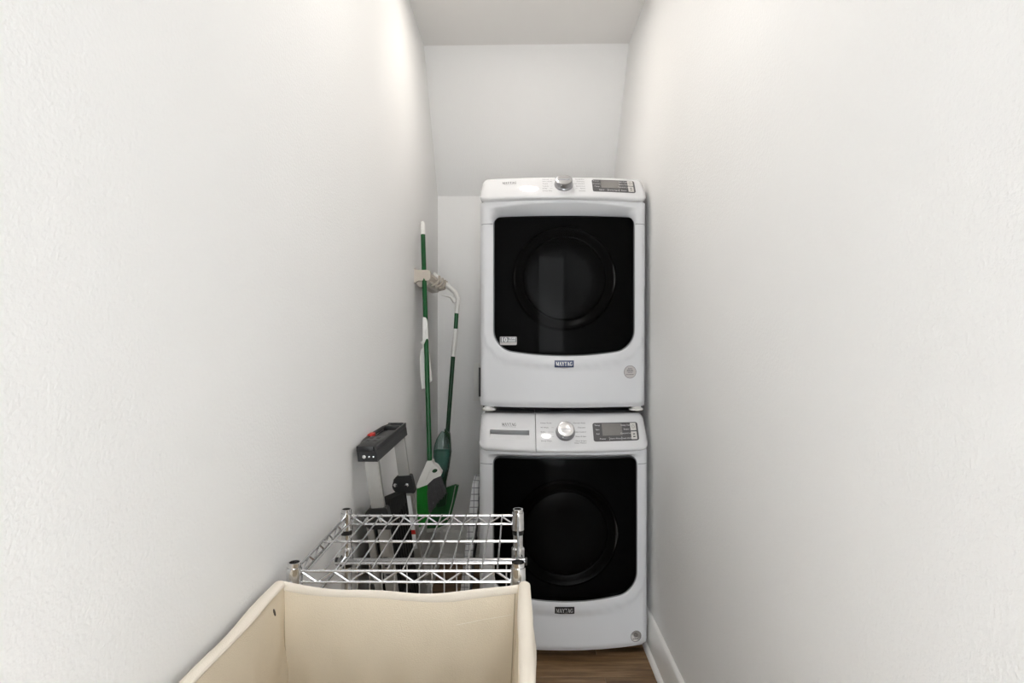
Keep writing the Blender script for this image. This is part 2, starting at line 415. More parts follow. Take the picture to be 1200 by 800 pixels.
# ================================================================== WASHER AND DRYER
HW = .343
def appliance(kind, loc, zb, zlip, ztop, setback, glass, cabinet_top, label):
    """local frame: x across, y=0 the front at the sides (bows to -.05 in the middle), z up from what it stands on"""
    t = thing(kind, label, 'washer' if kind == 'washing_machine' else 'dryer', loc)
    washer = kind == 'washing_machine'
    BOW = .05
    def yf(x):
        e = -BOW*(1-(x/HW)**2); a = abs(x)-(HW-.022)
        if a > 0: e += .022-math.sqrt(max(0, .022**2-a*a))
        return e
    gl, gr, gt, gb, gcorner = glass
    loop = rounded([(gl, gb+.03, .075), (gr, gb+.03, .075), (gr, gt, .028), (gl, gt, .028)], 10)
    NP = 220
    loop = resample(loop, NP)
    for p in loop:
        wgt = smooth01(gb+.17, gb+.02, p.y)
        xm = (p.x-(gl+gr)/2)/((gr-gl)/2)
        p.y -= .03*(1-xm*xm)*wgt if wgt > 0 else 0
    cx, cz = (gl+gr)/2, (gt+gb)/2
    def inset(d):
        out = []
        for i, p in enumerate(loop):
            tg = (loop[(i+1) % NP]-loop[i-1]).normalized(); nn = Vector((-tg.y, tg.x))
            if nn.dot(Vector((cx, cz))-p) < 0: nn = -nn
            out.append(p+nn*d)
        return out
    def rec(x, z):                                    # finger recess between console and door glass
        za = max(zlip-.011-.016*(x/.29)**2, gt+.012)
        k = max(0, min(1, (za-z)/(za-gt)))*smooth01(gt-.05, gt-.005, z)
        return min(.050, 1.1*(zlip-gt))*k*smooth01(.312, .262, abs(x))
    def sdf(x, z):
        return min((Vector((x, z))-p).length for p in loop[::4])
    # ---- front shell: rings from door outline to the rectangular outside
    outer = []
    for p in loop:
        d = p-Vector((cx, cz)); ks = []
        if d.x > 1e-9: ks.append((HW-cx)/d.x)
        if d.x < -1e-9: ks.append((-HW-cx)/d.x)
        if d.y > 1e-9: ks.append((zlip-cz)/d.y)
        if d.y < -1e-9: ks.append((zb-cz)/d.y)
        outer.append(Vector((cx, cz))+d*min(ks))
    for cc in ((-HW, zb), (HW, zb), (HW, zlip), (-HW, zlip)):
        i = min(range(NP), key=lambda k: (outer[k]-Vector(cc)).length); outer[i] = Vector(cc)
    bm = NB(); rings = []
    fr = [0, .04, .09, .14, .2, .26, .32, .38, .44, .5, .56, .62, .68, .74, .8, .86, .91, .95, .98, 1]
    ring = [bm.verts.new((p.x, yf(p.x)+rec(p.x, p.y)+.035, p.y)) for p in loop]; rings.append(ring)
    ring = [bm.verts.new((p.x, yf(p.x)+rec(p.x, p.y)+.004, p.y)) for p in loop]; rings.append(ring)
    for f in fr[1:]:
        ring = []
        for a, b in zip(loop, outer):
            p = a.lerp(b, f)
            step = .006*smooth01(.040, .052, sdf(p.x, p.y)) if p.y < cz else .006*smooth01(.040, .052, sdf(p.x, p.y))*0
            bot = .012*smooth01(zb+.018, zb, p.y)
            ring.append(bm.verts.new((p.x, yf(p.x)+rec(p.x, p.y)+step+bot, p.y)))
        rings.append(ring)
    rings.append([bm.verts.new((v.co.x, .125, v.co.z)) for v in rings[-1]])
    for i in range(len(rings)-1):
        for k in range(NP):
            bm.faces.new((rings[i][k], rings[i][(k+1) % NP], rings[i+1][(k+1) % NP], rings[i+1][k]))
    obj('front_panel', bm, 'white_enamel', t, ang=50)
    def front(x, z, w_=0):
        dx = (yf(x+.001)-yf(x-.001))/.002
        n = Vector((dx, -1, 0)).normalized()
        st = .006*smooth01(.040, .052, sdf(x, z)) if z < gb+.05 else 0
        return Vector((x, yf(x)+st, z))+n*w_
    # seams at the sides of the door frame
    for s in (-1, 1):
        bm = NB(); zs = gt-.03
        xa, xb = (s*HW*.985, (gl if s < 0 else gr)+s*.004)
        add_rect(bm, min(xa, xb), max(xa, xb), zs-.0011, zs+.0011, front, -.004, .0004, nu=12, nv=1); obj('panel_seam', bm, 'trim_gray', t)
    # ---- cabinet behind the front
    bm = NB(); box(bm, -HW, HW, .10, .76, zb, cabinet_top, .02, 4)
    obj('cabinet', bm, 'cabinet_white', t)
    # ---- door: backing, bowl, glass, trim
    ins = inset(.004)
    bm = NB(); ins2 = inset(.002)
    fa = [Vector((p.x, yf(p.x)+.036, p.y)) for p in ins2]
    c_ = bm.verts.new((cx, yf(cx)+.036, cz)); vv = [bm.verts.new(p) for p in fa]
    for k in range(NP): bm.faces.new((c_, vv[k], vv[(k+1) % NP]))
    door_ = obj('door_backing', bm, 'inner_black', t)
    M = Matrix.Translation((cx+.0, -BOW+.034, cz+(.03 if not washer else -.02))) @ Matrix.Rotation(PI/2, 4, 'X')
    bm = NB(); lathe(bm, [(.215, 0), (.213, .012), (.205, .016), (.19, .012), (.178, .002), (.172, .001), (.165, .010), (.15, .013), (.10, .010), (.04, .006), (.001, .005)], 64, M)
    obj('door_bowl', bm, 'bowl_dark', t)
    bm = NB()
    # glass: bowed pane built as concentric rings
    prev = None; rr = []
    for f in (1, .97, .9, .75, .6, .45, .3, .15):
        rr.append([bm.verts.new((cx+(p.x-cx)*f, yf(cx+(p.x-cx)*f)+(.0035 if f == 1 else .001), cz+(p.y-cz)*f)) for p in ins])
    for i in range(len(rr)-1):
        for k in range(NP): bm.faces.new((rr[i][k], rr[i][(k+1) % NP], rr[i+1][(k+1) % NP], rr[i+1][k]))
    c_ = bm.verts.new((cx, yf(cx)+.001, cz))
    for k in range(NP): bm.faces.new((c_, rr[-1][k], rr[-1][(k+1) % NP]))
    obj('door_glass', bm, 'door_glass', t)
    bm = NB(); 
    edge = [[bm.verts.new((p.x, yf(p.x)+d, p.y)) for p in ins] for d in (.0035, .034)]
    for k in range(NP): bm.faces.new((edge[0][k], edge[0][(k+1) % NP], edge[1][(k+1) % NP], edge[1][k]))
    obj('door_edge', bm, 'inner_black', t)
    bm = NB()
    pr = [Vector((p.x, yf(p.x)+.004+rec(p.x, p.y)*.8, p.y)) for p in inset(.0015)]
    tube(bm, pr+[pr[0]], .0024, 6, cap=False); obj('door_trim', bm, 'trim_gray', t)
    # ---- badge under the door
    bz = gb-.031
    bm = NB(); add_rect(bm, -.039, .039, bz-.0145, bz+.0145, front, 0, .002); bd = obj('badge', bm, 'badge_black' if washer else 'badge_blue', t); bd['label'] = 'dark badge reading MAYTAG'
    bm = NB(); add_maytag(bm, 0, bz, .066, front, .0026); obj('badge_lettering', bm, 'badge_silver', bd, smooth=False)
    bm = NB(); lp = [(-.02, bz-.0148), (.02, bz-.0148), (.012, bz-.018), (0, bz-.0195), (-.012, bz-.018)]
    prism(bm, [front(a, b, .0016) for a, b in lp], [front(a, b, 0) for a, b in lp]); obj('badge_tab', bm, 'badge_silver', bd)
    # ---- round sticker
    sx, sz, sr = (.292, .079, .0225) if washer else (.274, .162, .0265)
    bm = NB(); add_disc(bm, sx, sz, sr, front, 0, .0008)
    st = obj('round_sticker', bm, 'chrome' if washer else 'sticker_grey', t); st['label'] = 'round silver sticker' if washer else 'round grey sticker'
    bm = NB()
    ring_ = [front(sx+sr*.97*math.cos(2*PI*k/40), sz+sr*.97*math.sin(2*PI*k/40), .0012) for k in range(40)]
    tube(bm, ring_+[ring_[0]], .0007, 5, cap=False); obj('sticker_rim', bm, 'sticker_dark', st)
    bm = NB()
    for dz, wd in ((.0135, .6), (.0085, .95), (.0035, .95), (-.0015, .7), (-.0105, 1.2)):
        hw = wd*sr*.55*(1 if not washer else .8)
        x = sx-hw
        while x < sx+hw-.002:                         # illegible print: word-like dashes
            ln = random.uniform(.003, .007)
            q = [(x, sz+dz-.0012), (min(x+ln, sx+hw), sz+dz-.0012), (min(x+ln, sx+hw), sz+dz+.0012), (x, sz+dz+.0012)]
            bm.faces.new([bm.verts.new(front(a, b, .0012)) for a, b in q]); x += ln+.0012
    obj('sticker_print', bm, 'sticker_dark', st, smooth=False)
    # ---- console (sloping, bowed)
    hgt = ztop-zlip
    tilt = math.atan2(setback, hgt); slen = math.hypot(setback, hgt)
    prof = [(.05, -.002, 0), (.0, -.003, 0), (-.010, .0005, 0), (-.015, .005, 0), (-.0155, .012, 0)]
    n0 = len(prof)
    y0, z0 = -.0155, .012
    ye, ze = setback-.012, hgt-.010
    for k in range(1, 15):
        f = k/14; prof.append((y0+(ye-y0)*f-.004*math.sin(PI*f), z0+(ze-z0)*f, f))
    prof += [(setback-.004, hgt-.004, 1), (setback+.006, hgt-.0005, 1), (setback+.02, hgt, 1), (setback+.14, hgt, 1)]
    def cy(x, yy, zz):
        a = max(0, abs(x)-(HW-.034)); kx = 1-math.sqrt(max(0, 1-(a/.034)**2)) if a < .034 else 1
        fz = 1-.30*kx if zz > 0 else 1
        drop = kx*.030*smooth01(.3*hgt, hgt, zz)
        lift = kx*.022*smooth01(.3*hgt, 0, zz)
        e = -BOW*(1-(x/HW)**2)*(1-.25*max(0, zz)/hgt)
        return Vector((x, e+yy+kx*.022, zlip+zz-drop+lift))
    def console(u, v, w_=0):                          # u = x, v = 0..1 up the sloping face, w off the surface
        f = max(0, min(1, v))
        yy = y0+(ye-y0)*f-.004*math.sin(PI*f); zz = z0+(ze-z0)*f
        p = cy(u, yy, zz)
        e = .003
        pu = cy(u+e, yy, zz)-cy(u-e, yy, zz)
        f2 = min(1, f+.02); f1 = max(0, f-.02)
        A = cy(u, y0+(ye-y0)*f2-.004*math.sin(PI*f2), z0+(ze-z0)*f2); B = cy(u, y0+(ye-y0)*f1-.004*math.sin(PI*f1), z0+(ze-z0)*f1)
        n = pu.cross(A-B).normalized()
        if n.y > 0: n = -n
        return p+n*w_
    def cons_s(u, s, w_=0): return console(u, s/slen, w_)
    def strip(xs, skip=None):
        bm = NB(); g = [[bm.verts.new(cy(x, a, b)) for (a, b, f) in prof] for x in xs]
        for i in range(len(xs)-1):
            for j in range(len(prof)-1):
                if skip and skip(xs[i], xs[i+1], prof[j][2], prof[j+1][2], j): continue
                bm.faces.new((g[i][j], g[i+1][j], g[i+1][j+1], g[i][j+1]))
        for gi in (0, -1):                            # close the ends
            try: bm.faces.new(g[gi])
            except ValueError: pass
        return bm
    def lin_sp(a, b, n): return [a+(b-a)*k/n for k in range(n+1)]
    edge_x = [HW-.034+.034*math.sin(PI/2*k/8) for k in range(9)]
    if washer:
        xd = -.1145; S0, S1 = -.300, -.140
        left = [-x for x in edge_x[::-1]]
        left = left[:-1]+[S0-.004 if False else left[-1]] + [S0]+lin_sp(S0, S1, 10)[1:]+lin_sp(S1, xd-.0012, 3)[1:]
        left = sorted(set(round(v, 5) for v in left))
        j0, j1 = n0+3, n0+7
        bm = strip(left, lambda a, b, fa, fb, j: a >= S0-1e-6 and b <= S1+1e-6 and j0 <= j < j1)
        dr = obj('detergent_drawer', bm, 'console_white', t, ang=50)
        # grip pocket
        bm = NB(); f0, f1 = prof[j0][2], prof[j1][2]
        xs = lin_sp(S0, S1, 10)
        fm = f0+(f1-f0)*.62
        rows = [[bm.verts.new(console(x, f, d)) for x in xs] for f, d in ((f0, 0), (fm, -.010), (fm, -.05), (f1, -.05), (f1, 0))]
        for ra, rb in zip(rows, rows[1:]):
            for k in range(10): bm.faces.new((ra[k], ra[k+1], rb[k+1], rb[k]))
        for k in (0, 10): bm.faces.new([r_[k] for r_ in rows])
        obj('drawer_grip', bm, 'console_white', dr)
        right = lin_sp(xd+.0012, HW-.034, 24)[:-1]+edge_x
        obj('console', strip(right), 'console_white', t, ang=50)
    else:
        xs = [-x for x in edge_x[::-1]][:-1]+lin_sp(-(HW-.034), HW-.034, 30)+edge_x[1:]
        obj('console', strip(xs), 'console_white', t, ang=50)
    # lettering on the console
    bm = NB()
    mv = .78 if not washer else .74
    add_maytag(bm, -.222, mv*slen, .058, cons_s)
    add_text(bm, 'COMMERCIAL TECHNOLOGY', -.222, mv*slen-.0115, .0042, cons_s)
    obj('logo_print', bm, 'print_gray', t, smooth=False)
    bm = NB()
    if washer:
        lt = ['Power Wash', 'All Wash', 'Bulky', 'Towels', 'Quick Wash']; rt = ['Normal Wash', 'Delicates', 'Wrinkle Control', 'Rinse & Spin', 'Drain & Spin', 'Clean Washer']
        yl = [.80, .665, .53, .395, .26]; yr = yl+[.20]; xl, xr, kx0 = -.094, .088, .005
    else:
        lt = ['Normal', 'Heavy Duty', 'Sheets', 'Towels', 'Bulky', 'Power Dry']; rt = ['Timed Dry', 'Delicates', 'Wrinkle Control', 'Quick Dry', 'Steam', 'Sanitize']
        yl = [.93, .80, .67, .52, .39, .25]; yr = yl; xl, xr, kx0 = -.087, .086, 0
    for s, v in zip(lt, yl):
        add_text(bm, s, xl, v*slen, .0085, cons_s, 'LEFT')
        u0, u1 = xl+.005*len(s)+.004, kx0-.046
        if u1 > u0: bm.faces.new([bm.verts.new(cons_s(a, b, .0006)) for a, b in ((u0, v*slen-.0004), (u1, v*slen-.0004), (u1, v*slen+.0004), (u0, v*slen+.0004))])
    for s, v in zip(rt, yr):
        add_text(bm, s, xr, v*slen, .0085, cons_s, 'RIGHT')
        u0, u1 = kx0+.046, xr-.005*len(s)-.004
        if u1 > u0: bm.faces.new([bm.verts.new(cons_s(a, b, .0006)) for a, b in ((u0, v*slen-.0004), (u1, v*slen-.0004), (u1, v*slen+.0004), (u0, v*slen+.0004))])
    obj('cycle_print', bm, 'print_gray', t, smooth=False)['kind'] = 'stuff'
    # knob
    kv = .53 if washer else .60
    p = console(kx0, kv); n = (console(kx0, kv, .01)-p).normalized()
    up = (console(kx0, kv+.05)-p).normalized(); xx = up.cross(n).normalized()
    M = Matrix(((xx.x, up.x, n.x, p.x), (xx.y, up.y, n.y, p.y), (xx.z, up.z, n.z, p.z), (0, 0, 0, 1)))
    bm = NB(); lathe(bm, [(.039, -.006), (.0385, .003), (.036, .006), (.0355, .022), (.034, .026), (.0325, .0265)], 48, M); kn = obj('knob', bm, 'knob_side', t); kn['label'] = 'round chrome cycle knob'
    bm = NB(); lathe(bm, [(.0327, .024), (.0325, .0272), (.031, .0278), (.015, .0268), (.001, .0265)], 48, M); obj('knob_face', bm, 'knob_chrome', kn)
    bm = NB(); box(bm, -.022, .022, -.0012, .0012, .0268, .0285)
    bm.transform(M); obj('knob_ridge', bm, 'knob_side', kn)
    bm = NB(); lathe(bm, [(.0025, .0225), (.0025, .0265), (.001, .0268)], 12, M @ Matrix.Translation((-.012, -.033, -.003))); obj('knob_mark', bm, 'print_white', kn)
    # display
    u0, u1 = (.117, .305) if washer else (.117, .297)
    v0, v1 = (.235, .80) if washer else (.24, .93)
    bm = NB(); add_rect(bm, u0, u1, v0*slen, v1*slen, cons_s, -.001, .0012, r=.010); dsp = obj('display_panel', bm, 'display_gray', t)
    W_, Hh = u1-u0, (v1-v0)*slen
    def dfn(a, b, w_=0): return cons_s(u0+a*W_, v0*slen+b*Hh, w_+.0012)
    bm = NB(); add_rect(bm, .20, .64, .30, .95, dfn, 0, .0006); obj('screen', bm, 'screen_gray', dsp)
    for b0, b1 in ((.55, .95), (.07, .48)):
        bm = NB(); add_rect(bm, .83, .955, b0, b1, lambda a, b, w_=0: dfn(a, b, w_), 0, .0012); bt = obj('button', bm, 'button_light', dsp)
        bm = NB(); bc = (b0+b1)/2
        if b0 > .5:
            pts = [dfn(.8925+.028*math.cos(2*PI*k/20), bc+.085*math.sin(2*PI*k/20), .0014) for k in range(21)]
            tube(bm, pts, .0006, 5, cap=False)
        else:
            for db in (-.07, .07):
                bm.faces.new([bm.verts.new(dfn(a, b, .0015)) for a, b in ((.868, bc+db-.03), (.918, bc+db-.03), (.918, bc+db+.03), (.868, bc+db+.03))])
        obj('button_mark', bm, 'print_gray', bt)
    bm = NB()
    def dtext(s, a, b, size, al): 
        vs_, fs = text_polys(s, size, al)
        nv = [bm.verts.new(dfn(a+q.x/W_, b+q.y/Hh, .0007)) for q in vs_]
        for f in fs:
            try: bm.faces.new([nv[i] for i in f])
            except ValueError: pass
    if washer:
        cols = [('Temp', .10, .86), ('Spin', .10, .63), ('Soil', .10, .40), ('Power', .20, .13), ('Extra Rinse', .48, .13), ('Fresh Hold', .72, .13), ('Delay Start', .735, .84), ('Steam', .735, .62), ('Control Lock', .735, .40)]
    else:
        cols = [('Power', .10, .86), ('Dryness', .10, .63), ('Temp', .10, .40), ('Signal', .20, .13), ('Damp Signal', .48, .13), ('Steam', .72, .13), ('Less Time', .735, .84), ('More Time', .735, .62), ('Control Lock', .735, .40)]
    for s, a, b in cols: dtext(s, a, b, .0095, 'CENTER')
    for a in (.34, .61):
        bm.faces.new([bm.verts.new(dfn(x, y_, .0007)) for x, y_ in ((a, .04), (a+.005, .04), (a+.005, .22), (a, .22))])
    obj('display_print', bm, 'print_white', dsp, smooth=False)['kind'] = 'stuff'
    # feet
    fin, ffy = (.10, .10) if washer else (.035, .03)
    for fx in (-HW+fin, HW-fin):
        for fy in (ffy, .68):
            bm = NB(); lathe(bm, [(.028, 0), (.03, .006), (.022, .010), (.016, zb+.004)], 20, Matrix.Translation((fx, fy, 0)))
            obj('foot', bm, 'white_plastic' if not washer else 'rubber', t)
    # dark underside plate
    bm = NB(); box(bm, -HW+.01, HW-.01, .035, .74, max(.004, zb-.008), zb+.004); obj('base_plate', bm, 'inner_black', t)
    if not washer:
        # warranty sticker on the glass
        def gf(a, b, w_=0): return Vector((a, yf(a)-w_+.0008, b))
        q0, q1, r0, r1 = -.261, -.192, .273, .307
        bm = NB(); add_rect(bm, q0, q1, r0, r1, gf, 0, .0006, r=.004); sk = obj('warranty_sticker', bm, 'sticker_grey', t); sk['label'] = 'small grey sticker reading 10 YEAR'
        bm = NB(); add_rect(bm, q0+.002, q1-.002, r0+.010, r1-.002, gf, .0006, .0009, r=.003); obj('sticker_field', bm, 'trim_gray', sk)
        bm = NB(); add_text(bm, '10', q0+.016, .2935, .027, gf, 'CENTER', .0014); add_text(bm, 'YEAR', q1-.019, .300, .012, gf, 'CENTER', .0014)
        for du in (.0006, .0012, .0018): add_text(bm, '10', q0+.016+du, .2935, .027, gf, 'CENTER', .0014); add_text(bm, 'YEAR', q1-.019+du*.6, .300, .012, gf, 'CENTER', .0014)
        for zz in (.291, .286): 
            bm.faces.new([bm.verts.new(gf(a, b, .0014)) for a, b in ((q0+.034, zz), (q1-.006, zz), (q1-.006, zz+.0025), (q0+.034, zz+.0025))])
        obj('sticker_print', bm, 'print_white', sk, smooth=False)
    return t
WX = (660.5-VX)*2.308/F
appliance('washing_machine', (WX, 2.308, 0), .034, .832, .972, .072, (-.286, .296, .806, .234, .08), .968,
          'white front-load washing machine with detergent drawer standing on the wood floor')
appliance('clothes_dryer', ((660-VX)*2.35/F, 2.35, .983), .018, .863, .972, .053, (-.288, .293, .801, .228, .08), .960,
          'white front-load clothes dryer stacked on top of the washing machine')

# outlet box on the back wall
t = thing('outlet_box', 'white recessed laundry outlet box on back wall beside the dryer', 'outlet box', (-.13, YB, .91))
bm = NB()
for a in ((-.128, -.100, -.0, .22), (.100, .128, 0, .22), (-.1, .1, 0, .025), (-.1, .1, .195, .22)):
    box(bm, a[0], a[1], -.010, 0, a[2], a[3], .002)
obj('frame', bm, 'trim_paint', t)
bm = NB(); box(bm, -.1, .1, -.003, -.0005, .025, .195); obj('recess', bm, 'box_dark', t)

# ================================================================== LAUNDRY CART (chrome wire)
PXL, PXR, PYR, PYF, PYN = -.430, 0.0, 1.425, 1.093, .60
ZS = .845
cart = thing('laundry_cart', 'chrome wire-shelf laundry cart with round posts beside the left wall', 'cart', ((PXL+PXR)/2, (PYN+PYR)/2, 0))
ox, oy = (PXL+PXR)/2, (PYN+PYR)/2
def cv(x, y, z): return Vector((x-ox, y-oy, z))
ctp = {}
for (x, y) in ((PXL, PYR), (PXR, PYR), (PXL, PYF), (PXR, PYF), (PXL, PYN), (PXR, PYN)):
    top = .862 if y > PYN+.1 else .815
    bm = NB(); lathe(bm, [(.0125, .07), (.0125, top-.006), (.0125, top), (.0098, top), (.0098, top-.012), (.001, top-.012)], 20, Matrix.Translation(cv(x, y, 0)))
    po = obj('post', bm, 'chrome', cart)
    bm = NB(); lathe(bm, [(.0095, top-.0118), (.001, top-.0114)], 16, Matrix.Translation(cv(x, y, 0))); obj('post_cap', bm, 'black_plastic', po)
    if y > PYN+.1:
        bm = NB(); lathe(bm, [(.0128, ZS-.034), (.0155, ZS-.034), (.0145, ZS+.008), (.0128, ZS+.008)], 20, Matrix.Translation(cv(x, y, 0)), cap=False); obj('shelf_collar', bm, 'chrome', po)
        bm = NB(); lathe(bm, [(.0127, ZS-.046), (.0137, ZS-.046), (.0137, ZS-.034), (.0127, ZS-.034)], 20, Matrix.Translation(cv(x, y, 0)), cap=False); obj('sleeve_clip', bm, 'black_plastic', po)
    # caster
    bm = NB(); lathe(bm, [(.027, -.009), (.03, -.006), (.03, .006), (.027, .009)], 24, Matrix.Translation(cv(x, y, .030)) @ Matrix.Rotation(PI/2, 4, 'Y')); obj('caster_wheel', bm, 'rubber', po)
    bm = NB(); box(bm, -.014, -.011, -.012, .012, .025, .068); box(bm, .011, .014, -.012, .012, .025, .068); box(bm, -.014, .014, -.012, .012, .064, .072)
    bm.transform(Matrix.Translation(cv(x, y, 0))); obj('caster_fork', bm, 'chrome', po)
# wire shelf
def truss(bm, a, b, drop=.021, pitch=.0605, r=.0022):
    a = Vector(a); b = Vector(b); d = b-a; L = d.length; dn = Vector((0, 0, -drop))
    tube(bm, [a, b], .0028, 8); tube(bm, [a+dn, b+dn], .0028, 8)
    n = max(2, round(L/(pitch/2))); pts = []
    for k in range(n+1):
        pts.append(a+d*k/n+(dn if k % 2 else Vector()))
    for k in range(n): tube(bm, [pts[k], pts[k+1]], r, 6)
bm = NB(); e = .012
truss(bm, cv(PXL+e, PYF, ZS), cv(PXR-e, PYF, ZS)); shelf = obj('wire_shelf', bm, 'wire_chrome', cart)
for a, b in ((cv(PXL+e, PYR, ZS), cv(PXR-e, PYR, ZS)), (cv(PXL, PYF+e, ZS), cv(PXL, PYR-e, ZS)), (cv(PXR, PYF+e, ZS), cv(PXR, PYR-e, ZS))):
    bm = NB(); truss(bm, a, b); obj('shelf_truss', bm, 'wire_chrome', shelf)
bm = NB(); tube(bm, [cv(PXL, (PYF+PYR)/2, ZS-.004), cv(PXR, (PYF+PYR)/2, ZS-.004)], .003, 8); obj('cross_wire', bm, 'wire_chrome', shelf)
k = 0; wp = None; x = PXL+.028
while x < PXR-.01:
    if wp is None:
        bm = NB(); tube(bm, [Vector((0, 0, ZS+.003)), Vector((0, PYR-PYF, ZS+.003))], .0019, 6)
        wp = obj('wire', bm, 'wire_chrome', shelf); wp.location = cv(x, PYF, 0)
    else: copyobj(wp, shelf, cv(x, PYF, 0))
    x += .0302
# lower tube joining the rear posts
zt = .738
bm = NB(); tube(bm, [cv(PXL-.018, PYR-.018, zt), cv(PXR+.02, PYR-.018, zt)], .0085, 12); tb = obj('rear_tube', bm, 'tube_chrome', cart)
for x in (PXL, PXR):
    bm = NB(); lathe(bm, [(.0128, zt-.006), (.0165, zt-.004), (.0165, zt+.026), (.0128, zt+.03)], 20, Matrix.Translation(cv(x, PYR, 0)), cap=False); obj('tube_collar', bm, 'chrome', tb)
    bm = NB(); lathe(bm, [(.0127, zt-.02), (.0142, zt-.02), (.0142, zt-.006), (.0127, zt-.006)], 20, Matrix.Translation(cv(x, PYR, 0)), cap=False); obj('sleeve_clip', bm, 'black_plastic', tb)
for x in (PXL-.018, PXR+.02):
    bm = NB(); tube(bm, [cv(x-.003, PYR-.018, zt), cv(x+.003, PYR-.018, zt)], .0095, 12); obj('tube_cap', bm, 'black_plastic', tb)
# wire back panel hanging just in front of it
yp = 1.372
bm = NB(); tube(bm, [cv(PXL-.014, yp, .747), cv(PXR+.014, yp, .747)], .003, 8); bp_ = obj('wire_panel', bm, 'wire_chrome', cart)
for z in (.45, .17):
    bm = NB(); tube(bm, [cv(PXL-.014, yp, z), cv(PXR+.014, yp, z)], .003, 8); obj('cross_wire', bm, 'wire_chrome', bp_)
wp = None; x = PXL+.012
while x < PXR+.01:
    if wp is None:
        bm = NB(); tube(bm, [(0, 0, .17), (0, 0, .747)], .0017, 6); wp = obj('upright_wire', bm, 'wire_chrome', bp_); wp.location = cv(x, yp, 0)
    else: copyobj(wp, bp_, cv(x, yp, 0))
    x += .0300
for x in (PXL, PXR):
    bm = NB(); tube(bm, [cv(x, PYF, .744), cv(x, PYR, .744)], .0035, 8); obj('side_rod', bm, 'wire_chrome', cart)
    xr_ = x-.016 if x < -.2 else x+.012
    bm = NB(); tube(bm, [cv(x, PYN, .829), cv(xr_, PYN+.02, .829), cv(xr_, PYF-.03, .829), cv(x, PYF-.013, .829)], .0032, 8); obj('bag_rail', bm, 'chrome', cart)
    bm = NB(); tube(bm, [cv(x, PYN, .13), cv(x, PYR, .13)], .008, 10); obj('bottom_rail', bm, 'chrome', cart)
for y in (PYN, PYR):
    bm = NB(); tube(bm, [cv(PXL, y, .13), cv(PXR, y, .13)], .008, 10); obj('bottom_rail', bm, 'chrome', cart)
bm = NB(); tube(bm, [cv(PXL, PYN, .80), cv(PXR, PYN, .80)], .009, 10); obj('bag_rail', bm, 'chrome', cart)

# ------------------------------------------------ canvas bag hanging in the front of the cart
bag = thing('canvas_laundry_bag', 'cream canvas laundry bag hanging open in the chrome cart', 'laundry bag', (ox, .85, .16))
def bv(x, y, z): return Vector((x-ox, y-.85, z-.16))
BX0, BX1, BY0, BY1, BZ = -.440, .002, .63, 1.066, .835
def wrinkle(a, b, sd):
    return (.0035*math.sin(9*a+sd)*math.sin(7*b+2*sd)+.0012*math.sin(17*a+5*b+sd))*min(1, b*1.2)
def sheet(fn, nu=36, nv=40):
    bm = NB(); g = [[bm.verts.new(fn(i/nu, j/nv)) for j in range(nv+1)] for i in range(nu+1)]
    for i in range(nu):
        for j in range(nv): bm.faces.new((g[i][j], g[i+1][j], g[i+1][j+1], g[i][j+1]))
    bmesh.ops.recalc_face_normals(bm, faces=bm.faces)
    gm = bmesh.ops.solidify(bm, geom=bm.faces[:], thickness=.0015)
    return bm
def taper(v): return .030*v                     # walls lean in towards the bottom
def sag(u): return .016*math.sin(PI*u)**.8+.0035*math.sin(11*u+.5)*math.sin(PI*u)+.006*u
def rear(u, v):
    x = BX0+taper(v)+(BX1-BX0-2*taper(v))*u
    return bv(x, BY1-taper(v)-.012*math.sin(PI*u)*(.4+math.sin(PI*v))+wrinkle(u*3, v*3, 1), BZ-sag(u)-(.66-sag(u))*v)
def lsag(u): return .003*math.sin(PI*u)+.0015*math.sin(13*u)
def lf(u, v):
    y = BY0+(BY1-BY0)*u
    return bv(BX0+taper(v)+.006*math.sin(PI*u)*math.sin(PI*min(1, v*3))+wrinkle(u*3, v*4, 2), y+taper(v)*(1-2*u), BZ-lsag(u)-.65*v)
def rt(u, v):
    y = BY0+(BY1-BY0)*u
    return bv(BX1-taper(v)+wrinkle(u*3, v*4, 3), y+taper(v)*(1-2*u), BZ-.004-lsag(u)-.65*v)
def fr_(u, v):
    x = BX0+taper(v)+(BX1-BX0-2*taper(v))*u
    return bv(x, BY0+taper(v)+wrinkle(u*3, v*3, 4), BZ-sag(u)-(.65-sag(u))*v)
for fn in (rear, lf, rt, fr_): obj('canvas_wall', sheet(fn), 'canvas', bag)
bm = NB(); box(bm, BX0+.03-ox, BX1-.03-ox, BY0+.03-.85, BY1-.03-.85, .012, .018); obj('canvas_bottom', bm, 'canvas', bag)
def hem(fn, off, w, h, dz=0):
    """flattened rolled hem along the top edge of a wall"""
    bm = NB(); n = 40; rings = []
    for i in range(n+1):
        u = i/n; c = fn(u, 0)+off; t_ = (fn(min(1, u+.02), 0)-fn(max(0, u-.02), 0)).normalized()
        side = t_.cross(Vector((0, 0, 1))).normalized(); up = side.cross(t_)
        wv = 1+.09*math.sin(7*u+h*300)+.04*math.sin(19*u)
        rings.append([bm.verts.new(c+side*w*wv*math.cos(2*PI*k/12)+up*(h*wv*math.sin(2*PI*k/12)+dz)) for k in range(12)])
    for i in range(n):
        for k in range(12): bm.faces.new((rings[i][k], rings[i][(k+1) % 12], rings[i+1][(k+1) % 12], rings[i+1][k]))
    bm.faces.new(rings[0][::-1]); bm.faces.new(rings[-1])
    return bm
obj('hem', hem(lf, Vector((-.006, 0, -.003)), .011, .0065), 'canvas_hem', bag)
obj('hem', hem(rt, Vector((.010, 0, -.002)), .0115, .009), 'canvas_hem', bag)
obj('hem', hem(rear, Vector((0, -.001, -.006)), .0028, .0085), 'canvas_hem', bag)
obj('hem', hem(fr_, Vector((0, 0, -.004)), .004, .008), 'canvas_hem', bag)
